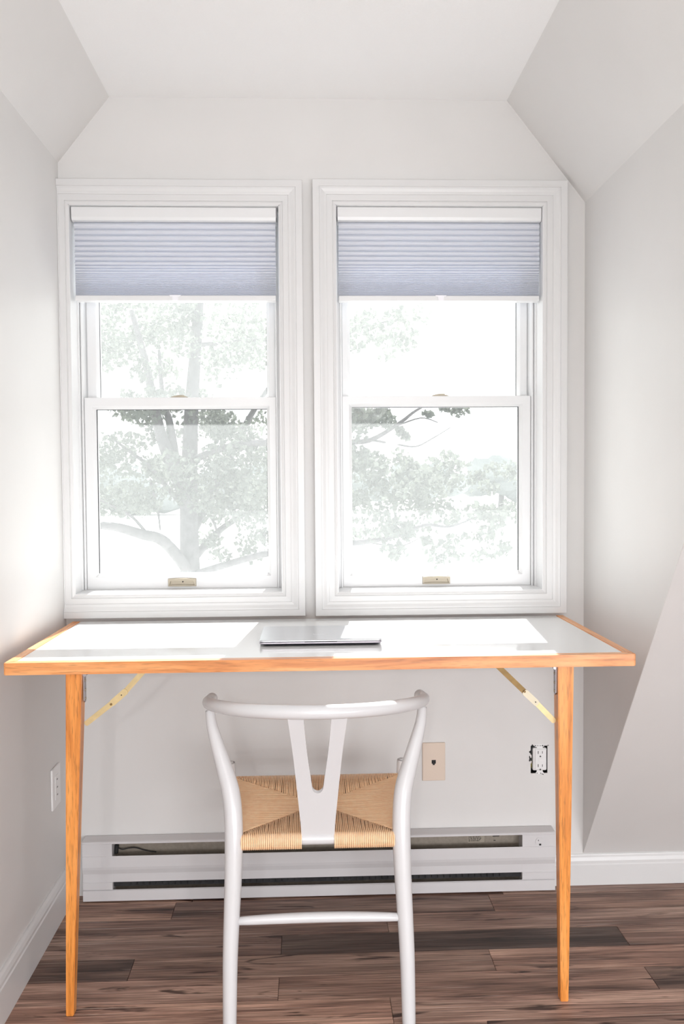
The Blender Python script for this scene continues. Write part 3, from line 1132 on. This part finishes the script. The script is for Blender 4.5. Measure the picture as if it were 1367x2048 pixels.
bm = bmesh.new()
loft(bm, [(rrect(LW2 - .016, LD2 - .010, .006), .0006), (rrect(LW2 - .013, LD2 - .007, .007), .0012), (rrect(LW2 - .0015, LD2 - .001, .009), .0062)])
link('underside', bm, M['alu_dark'], lt)
bm = bmesh.new()
loft(bm, [(rrect(LW2 - .0012, LD2 - .0008, .009), .0063), (rrect(LW2, LD2, .009), .0070), (rrect(LW2, LD2, .009), .0098), (rrect(LW2 - .0006, LD2 - .0006, .009), .0104)])
link('base', bm, M['alu_edge'], lt)
bm = bmesh.new()
loft(bm, [(rrect(LW2 - .002, LD2 - .002, .008), .0104), (rrect(LW2 - .002, LD2 - .002, .008), .0114)])
link('gap', bm, M['black'], lt)
bm = bmesh.new()
loft(bm, [(rrect(LW2 - .0006, LD2 - .0006, .009), .0114), (rrect(LW2, LD2, .009), .0119), (rrect(LW2, LD2, .009), .0148), (rrect(LW2 - .0010, LD2 - .0010, .009), .0158)])
lid = link('lid', bm, M['alu'], lt)
bm = bmesh.new()
ex = -.0185
for kind in 'CIIVIO':                       # a row of small raised letter strokes, as illegible as in the photo
    w = .0042
    box(bm, ex, ex + .0010, -.030, -.022, .0156, .0161)
    if kind in 'CO':
        box(bm, ex, ex + w, -.030, -.0288, .0156, .0161)
        box(bm, ex, ex + w, -.0232, -.022, .0156, .0161)
    if kind in 'VO':
        box(bm, ex + w - .001, ex + w, -.030, -.022, .0156, .0161)
    ex += .0064
link('emblem', bm, M['emblem'], lid, kind='stuff')
bm = bmesh.new()
box(bm, -.040, .040, -LD2 - .0004, -LD2 + .004, .0098, .0112)
link('finger_notch', bm, M['black'], lt)

# ------------------------------------------------------------------ wishbone chair
CX = 0.0145
chair = empty('wishbone_chair', (CX, -0.45, 0), 'white wishbone chair with woven paper cord seat in front of the desk', 'chair')
cinv = Matrix.Translation((-CX, 0.45, 0))


def clk(name, bm_, mat, **kw):
    bm_.transform(cinv)
    return link(name, bm_, mat, chair, **kw)


# bent top rail: half ellipse, level at the back and dipping to the arm tips
path, rr = [], []
NA = 48
for k in range(NA + 1):
    th = math.radians(-97 + 194 * k / NA)
    c = math.cos(th)
    X = CX + .2600 * math.sin(th)
    Y = -.470 - .2800 * c if c > 0 else -.470 - .36 * c
    Z = .6955 + .0435 * max(0, c) ** 0.9 + (.36 * c * .10 if c < 0 else 0)
    path.append((X, Y, Z))
    rr.append(.0142 + .0013 * max(0, c))
bm = bmesh.new()
tube(bm, path, rr, 18, round_caps=True)
clk('top_rail', bm, M['chair'], smooth=True)

# rear legs: straight below the seat, sweeping outward and forward to the arms
LP = [(-.1999, -.677, .0008, .0150), (-.1985, -.662, .1480, .0168), (-.1952, -.647, .2500, .0182), (-.1920, -.636, .3300, .0195), (-.1905, -.624, .4150, .0207), (-.1925, -.612, .4750, .0208),
      (-.1985, -.600, .5190, .0205), (-.2115, -.585, .5600, .0190), (-.2345, -.560, .6250, .0150), (-.2460, -.545, .6600, .0125), (-.2510, -.530, .6880, .0112)]
for s in (-1, 1):
    pl = spline([(CX - s * q[0] if s > 0 else CX + q[0], q[1], q[2], q[3]) for q in LP], 5)
    bm = bmesh.new()
    tube(bm, [q[:3] for q in pl], [q[3] for q in pl], 18)
    clk('rear_leg', bm, M['chair'], smooth=True)
FL = [(.0118, .0008), (.0140, .12), (.0158, .28), (.0160, .40), (.0145, .455), (.0128, .472)]
for s in (-1, 1):
    pl = spline([(CX + s * .2330, -.240, z, r) for r, z in FL], 4)
    bm = bmesh.new()
    tube(bm, [q[:3] for q in pl], [q[3] for q in pl], 16, round_caps=False)
    top_edges = [e for e in bm.edges if all(v.co.z > .4715 for v in e.verts)]
    bmesh.ops.bevel(bm, geom=top_edges, offset=.004, segments=3, affect='EDGES')
    clk('front_leg', bm, M['chair'], smooth=True)

# Y shaped splat, drawn in its own leaning plane (x across, t up the lean)
P0, P1 = Vector((0, -.6165, .400)), Vector((0, -.7475, .7330))
upv = (P1 - P0)
LEN = upv.length
upv.normalize()
nrm = Vector((1, 0, 0)).cross(upv).normalized()
TS = LEN / (.733 - .400)


def sp(x, z):
    t = (z - .400) * TS
    bow = .007 * math.sin(math.pi * min(1, max(0, t / LEN)))
    return Vector((CX + x, 0, 0)) + P0 + upv * t - nrm * bow * (1 if nrm.y < 0 else -1)


outer = spline([(.0365, .402), (.0385, .450), (.0425, .500), (.0482, .570), (.0540, .640), (.0640, .733)], 5)
inner_r = spline([(.0300, .733), (.0240, .650), (.0148, .570), (.0128, .552)], 5)
notch = [(.0128 * math.cos(math.radians(a)), .5485 - .0140 * math.sin(math.radians(a))) for a in range(0, 181, 18)]


def lerp_x(tab, z):
    for (xa, za), (xb, zb) in zip(tab[:-1], tab[1:]):
        if min(za, zb) <= z <= max(za, zb):
            return xa + (xb - xa) * (z - za) / (zb - za)
    return tab[-1][0]


inner_up = inner_r[::-1]
NZ0, NZ1, NR = .5345, .5520, .0130


def notch_x(z):
    if z <= NZ0:
        return 0.0
    if z < NZ1:
        q = (NZ1 - z) / (NZ1 - NZ0)
        return NR * math.sqrt(max(0.0, 1 - q * q))
    return lerp_x(inner_up, z)


zrows = [.402 + (NZ0 - .402) * k / 8 for k in range(9)] + [NZ0 + (NZ1 - NZ0) * q for q in (.02, .06, .13, .25, .42, .65, 1.0)] + [NZ1 + (.733 - NZ1) * k / 12 for k in range(1, 13)]
bm = bmesh.new()
TH = .0095
for sgn in (1, -1):
    rows_ = []
    for z in zrows:
        xo, xi = sgn * lerp_x(outer, z), sgn * notch_x(z)
        rows_.append([bm.verts.new(sp(x, z) + nrm * t) for x, t in ((xi, TH / 2), (xo, TH / 2), (xo, -TH / 2), (xi, -TH / 2))])
    for p, q in zip(rows_[:-1], rows_[1:]):
        for k in range(4):
            k2 = (k + 1) % 4
            if k == 3 and notch_x(zrows[rows_.index(q)]) == 0.0:
                continue
            bm.faces.new((p[k], p[k2], q[k2], q[k]))
    bm.faces.new(rows_[0])
    bm.faces.new(rows_[-1])
bmesh.ops.remove_doubles(bm, verts=bm.verts[:], dist=1e-5)
bmesh.ops.recalc_face_normals(bm, faces=bm.faces[:])
clk('splat', bm, M['chair'])

# seat frame rails and stretchers
SWF, SWR, SYF, SYR = .2180, .1720, -.250, -.6220        # half widths at front and rear, rail lines
for nm, a, b, r in (('seat_rail', (-SWF, SYF, .424), (SWF, SYF, .424), .0105), ('seat_rail', (-SWR, SYR, .4150), (SWR, SYR, .4150), .0135),
                    ('seat_rail', (-.2330, -.245, .416), (-.1905, SYR, .412), .0095), ('seat_rail', (.2330, -.245, .416), (.1905, SYR, .412), .0095),
                    ('stretcher', (-.2330, -.243, .190), (-.1955, -.648, .205), .0100), ('stretcher', (.2330, -.243, .190), (.1955, -.648, .205), .0100),
                    ('stretcher', (-.2330, -.240, .300), (.2330, -.240, .300), .0100)):
    A_, B_ = Vector(a), Vector(b)
    bm = bmesh.new()
    pts = [A_.lerp(B_, k / 8) + Vector((CX, 0, 0)) for k in range(9)]
    tube(bm, pts, [r * (.8 + .2 * math.sin(math.pi * k / 8)) for k in range(9)], 12)
    clk(nm, bm, M['chair'], smooth=True)
bm = bmesh.new()
pts = [Vector((CX - .190 + .380 * k / 12, -.6465, .2400 + .0045 * math.sin(math.pi * k / 12))) for k in range(13)]
tube(bm, pts, [.0085 + .0032 * math.sin(math.pi * k / 12) ** .6 for k in range(13)], 14)
clk('stretcher', bm, M['chair'], smooth=True)

# woven seat: every cord is its own strand; four fields meeting along the diagonals
CEN = Vector((0, -.435, .4235))
CFL, CFR = Vector((-SWF, SYF, .4330)), Vector((SWF, SYF, .4330))
CRL, CRR = Vector((-SWR, SYR, .4285)), Vector((SWR, SYR, .4285))
CR = .00195
bm = bmesh.new()
random.seed(3)


def roll(center, out, r, n=6, a0=90, a1=-200):
    """points rolling over a rail from its top outward and under"""
    pts_ = []
    for k in range(n + 1):
        a = math.radians(a0 + (a1 - a0) * k / n)
        pts_.append(center + out * math.cos(a) * r + Vector((0, 0, 1)) * math.sin(a) * r)
    return pts_


def strand(seam, railpt, out, r):
    """cord from the seam to the rail and round it"""
    ctr = Vector((railpt.x, railpt.y, railpt.z - r))
    top = ctr + Vector((0, 0, r))
    mid = seam.lerp(top, .5) + Vector((0, 0, -.0012))
    lead = seam + Vector((0, 0, -.0035))
    pts_ = [lead, seam, mid] + roll(ctr, out, r, 7, 100, -110)
    pts_ = [p + Vector((CX, 0, 0)) for p in pts_]
    tube(bm, pts_, CR, 6, cap=False)


def field(c0, c1, out, r, skip=None, bulge=0.0):
    """strands of the triangle c0-c1-CEN"""
    length = (c1 - c0).length
    num = int(length / .0043)
    for k in range(num + 1):
        t = k / num
        rp = c0.lerp(c1, t) + Vector(out) * bulge * math.sin(math.pi * t)
        if t < .5:
            sm = c0.lerp(CEN, min(1, t / .5))
        else:
            sm = c1.lerp(CEN, min(1, (1 - t) / .5))
        sm = sm + Vector((random.uniform(-1, 1), random.uniform(-1, 1), random.uniform(-.4, .8))) * .0009
        if skip and skip[0] < rp.x < skip[1]:
            rp = Vector((rp.x, -.600, .4285))
            tube(bm, [p + Vector((CX, 0, 0)) for p in (sm + Vector((0, 0, -.003)), sm, rp, rp + Vector((0, -.002, -.012)))], CR, 6, cap=False)
            continue
        strand(sm, rp, Vector(out), r)


field(CFL, CFR, (0, 1, 0), .0130)
field(CRL, CRR, (0, -1, 0), .0175, skip=(-.0375, .0375))
sdl = (CRL - CFL).normalized()
outL = Vector((-1, 0, 0))
field(CFL + Vector((-.010, 0, 0)), CRL + Vector((-.010, 0, 0)), (-1, 0, 0), .0130, bulge=.004)
field(CFR + Vector((.010, 0, 0)), CRR + Vector((.010, 0, 0)), (1, 0, 0), .0130, bulge=.004)
clk('woven_cord', bm, M['cord'], kind='stuff', smooth=True, label='natural tan paper cord weave in four triangles')
# inner packing under the weave, its dark colour standing for shade between the cords
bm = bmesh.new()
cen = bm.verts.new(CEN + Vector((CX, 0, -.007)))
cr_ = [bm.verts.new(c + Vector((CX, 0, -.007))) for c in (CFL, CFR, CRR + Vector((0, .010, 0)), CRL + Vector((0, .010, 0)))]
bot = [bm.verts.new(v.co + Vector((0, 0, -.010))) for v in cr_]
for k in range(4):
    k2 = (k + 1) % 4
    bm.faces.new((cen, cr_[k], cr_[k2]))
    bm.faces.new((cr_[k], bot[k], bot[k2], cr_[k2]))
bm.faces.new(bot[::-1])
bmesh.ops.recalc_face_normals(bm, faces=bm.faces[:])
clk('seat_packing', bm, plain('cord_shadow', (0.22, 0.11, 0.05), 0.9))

# ------------------------------------------------------------------ outdoors
GZ = -3.4
bm = bmesh.new()
box(bm, -160, 160, 3.0, 320, GZ - .2, GZ)
link('ground', bm, M['ground'], kind='structure')
EYE = Vector((0, -2.588, 1.2303))


def at(px, py, Y):
    """world point on the depth plane Y seen near picture position px, py (used to lay the tree out)"""
    f = 1751.42
    v = Vector(((px - 683.5) / f, 1, -(py - 1024) / f))
    w = Vector([sum(RM[i][j] * v[j] for j in range(3)) for i in range(3)])
    t = (Y - EYE.y) / w.y
    return EYE + w * t


def leaf_cloud(verts, faces, c, rad, num, size, squash=.7):
    for _ in range(num):
        while True:
            p = Vector((random.uniform(-1, 1), random.uniform(-1, 1), random.uniform(-1, 1)))
            if p.length < 1:
                break
        q = c + Vector((p.x * rad, p.y * rad, p.z * rad * squash))
        a = Vector((random.gauss(0, 1), random.gauss(0, 1), random.gauss(0, .8))).normalized()
        b = a.orthogonal().normalized()
        b.rotate(Matrix.Rotation(random.uniform(0, 6.28), 3, a))
        d = a.cross(b)
        s = size * random.uniform(.6, 1.25)
        i = len(verts)
        fold = a * s * .18
        verts += [q - b * s * .5, q + d * s * .42 + fold, q + b * s * .55, q - d * s * .42 + fold]
        faces += [(i, i + 1, i + 2), (i, i + 2, i + 3)]


def mesh_part(name, verts, faces, mat, parent, kind=None):
    me = bpy.data.meshes.new(name)
    off = parent.location
    me.from_pydata([tuple(Vector(v) - off) for v in verts], [], faces)
    me.materials.append(mat)
    o = bpy.data.objects.new(name, me)
    COL.objects.link(o)
    o.parent = parent
    if kind:
        o['kind'] = kind
    return o


def limb(bm_, pts, r0, r1, n=5):
    pl = spline(pts, n)
    m_ = len(pl)
    tube(bm_, pl, [r0 + (r1 - r0) * k / (m_ - 1) for k in range(m_)], 7)


# the maple close outside the left window
YT = 9.0
random.seed(21)
base = at(385, 1300, YT)
tree = empty('maple_tree', (base.x, base.y, GZ), 'large leafy maple with forking trunk seen through the left window', 'tree')
tinv = Matrix.Translation(-tree.location)


def tlk(name, bm_):
    bm_.transform(tinv)
    return link(name, bm_, M['bark'], tree, smooth=True)


def A(px, py, dy=0.0):
    return tuple(at(px, py, YT + dy))


bm = bmesh.new()
limb(bm, [(base.x + .1, base.y, GZ), A(385, 1250), A(380, 1120), A(378, 1000), A(380, 900), A(384, 800), A(392, 690), A(400, 560, -.2), A(410, 400, -.3)], .16, .05)
tlk('trunk', bm)
LIMBS = [([A(380, 1010), A(345, 930, -.3), A(322, 870, -.4), A(308, 810, -.5), A(290, 720, -.6), A(262, 620, -.7)], .105, .03),
         ([A(352, 945, -.2), A(346, 890, -.2), A(338, 840, -.2), A(325, 790), A(318, 700)], .075, .02),
         ([A(382, 1060), A(420, 990, .3), A(455, 920, .5), A(485, 860, .6), A(520, 800, .6), A(570, 730, .6)], .09, .02),
         ([A(384, 1150), A(330, 1085, -.4), A(280, 1068, -.8), A(235, 1055, -1.1), A(195, 1050, -1.3), A(130, 1040, -1.4)], .085, .035),
         ([A(300, 1075, -.7), A(265, 1035, -.8), A(230, 1015, -.9), A(200, 1000, -1)], .022, .008),
         ([A(355, 1000, -.1), A(300, 935, -.4), A(255, 900, -.6), A(215, 870, -.8)], .035, .01),
         ([A(384, 1120), A(440, 1060, .3), A(500, 1020, .4), A(560, 960, .4)], .06, .015),
         ([A(300, 960, -.4), A(315, 1020, -.3), A(320, 1060, -.4)], .02, .012),
         ([A(400, 1010, .2), A(425, 1040, .2), A(440, 1085, .2)], .03, .012),
         # long boughs reaching across the right window
         ([A(384, 920), A(470, 890, -.8), A(590, 885, -1.4), A(700, 884, -1.8), A(745, 878, -2), A(800, 845, -2.1), A(830, 822, -2.2), A(870, 800, -2.2)], .05, .008),
         ([A(742, 880, -2), A(790, 888, -2), A(830, 893, -2.1), A(862, 878, -2.1), A(900, 855, -2.2)], .014, .005),
         ([A(785, 855, -2.1), A(840, 836, -2.1), A(875, 845, -2.1)], .010, .004),
         ([A(384, 1150), A(520, 1110, -.8), A(640, 1090, -1.5), A(720, 1085, -1.8), A(790, 1072, -2), A(850, 1050, -2), A(900, 1053, -2), A(960, 1030, -2)], .05, .008),
         ([A(690, 1082, -1.7), A(740, 1086, -1.8), A(800, 1092, -1.9), A(840, 1075, -2)], .014, .005),
         ([A(392, 690), A(520, 680, -.8), A(650, 680, -1.4), A(740, 650, -1.8), A(800, 640, -2)], .03, .006)]
for pts, r0, r1 in LIMBS:
    bm = bmesh.new()
    limb(bm, pts, r0, r1)
    tlk('branch', bm)
V, F = [], []
CL = []
for _ in range(58):       # upper canopy, left window, upper pane
    CL.append((random.uniform(160, 560), random.uniform(560, 740), random.uniform(-1.2, 1.2), random.uniform(.20, .42), 70))
for _ in range(64):       # lower pane, dense middle
    CL.append((random.uniform(200, 560), random.uniform(805, 1010), random.uniform(-1.2, 1.4), random.uniform(.16, .36), 75))
for _ in range(20):
    CL.append((random.uniform(400, 560), random.uniform(900, 1060), random.uniform(-.5, 1.4), random.uniform(.2, .36), 80))
for _ in range(12):
    CL.append((random.uniform(190, 330), random.uniform(985, 1020), random.uniform(-1.2, .5), random.uniform(.10, .2), 45))
for _ in range(10):
    CL.append((random.uniform(230, 420), random.uniform(780, 800), random.uniform(-1, 1), random.uniform(.08, .18), 30))
for _ in range(8):
    CL.append((random.uniform(400, 540), random.uniform(1060, 1120), random.uniform(-.5, 1), random.uniform(.12, .25), 50))
# right window, boughs
for _ in range(16):
    CL.append((random.uniform(690, 830), random.uniform(625, 700), random.uniform(-2.4, -1.4), random.uniform(.10, .22), 26))
for _ in range(14):
    CL.append((random.uniform(690, 775), random.uniform(812, 850), random.uniform(-2.4, -1.5), random.uniform(.08, .17), 40))
for q in ((708, 870, .14), (700, 900, .12), (722, 905, .1), (920, 822, .11), (908, 815, .08), (888, 815, .06), (855, 828, .05), (800, 862, .06), (810, 872, .05)):
    CL.append((q[0], q[1], -2.1, q[2], 32))
for _ in range(46):
    CL.append((random.uniform(680, 870), random.uniform(905, 1075), random.uniform(-2.4, -1.2), random.uniform(.10, .22), 42))
for _ in range(26):
    CL.append((random.uniform(860, 1060), random.uniform(920, 1050), random.uniform(-2.4, -1.2), random.uniform(.10, .20), 36))
for _ in range(24):
    CL.append((random.uniform(770, 1010), random.uniform(1050, 1120), random.uniform(-2.4, -1.4), random.uniform(.06, .14), 18))
for _ in range(30):
    CL.append((random.uniform(560, 690), random.uniform(780, 1080), random.uniform(-2, 0), random.uniform(.12, .28), 40))
for px, py, dy, rad, num in CL:
    leaf_cloud(V, F, at(px, py, YT + dy), rad, num, .075)
mesh_part('foliage', V, F, M['leaf'], tree, kind='stuff')

# tree line far across the bright ground
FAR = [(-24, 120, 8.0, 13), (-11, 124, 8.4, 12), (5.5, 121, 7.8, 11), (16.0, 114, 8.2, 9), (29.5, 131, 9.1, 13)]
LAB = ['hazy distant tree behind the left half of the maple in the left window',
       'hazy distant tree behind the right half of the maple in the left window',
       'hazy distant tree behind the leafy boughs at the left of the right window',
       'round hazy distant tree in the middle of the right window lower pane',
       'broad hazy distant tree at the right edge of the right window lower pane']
random.seed(5)
for (x, y, h, w), lab in zip(FAR, LAB):
    ft = empty('distant_tree', (x, y, GZ), lab, 'tree', group='trees in the far tree line')
    bm = bmesh.new()
    tube(bm, [(0, 0, 0), (.1, 0, h * .3), (0, .1, h * .6)], [.5, .4, .2], 8)
    link('trunk', bm, M['bark'], ft)
    bm = bmesh.new()
    for _ in range(16):
        a = random.uniform(0, 6.28)
        d = w * .42 * math.sqrt(random.random())
        r = random.uniform(.18, .28) * w
        zc = random.uniform(.25, .72) * h
        mt = Matrix.Translation((d * math.cos(a), d * math.sin(a) * .7, min(zc, h - r * .62))) @ Matrix.Diagonal((1, 1, .62, 1))
        bmesh.ops.create_icosphere(bm, subdivisions=3, radius=r, matrix=mt)
    for v in bm.verts:
        v.co += Vector((random.gauss(0, 1), random.gauss(0, 1), random.gauss(0, 1))) * .10
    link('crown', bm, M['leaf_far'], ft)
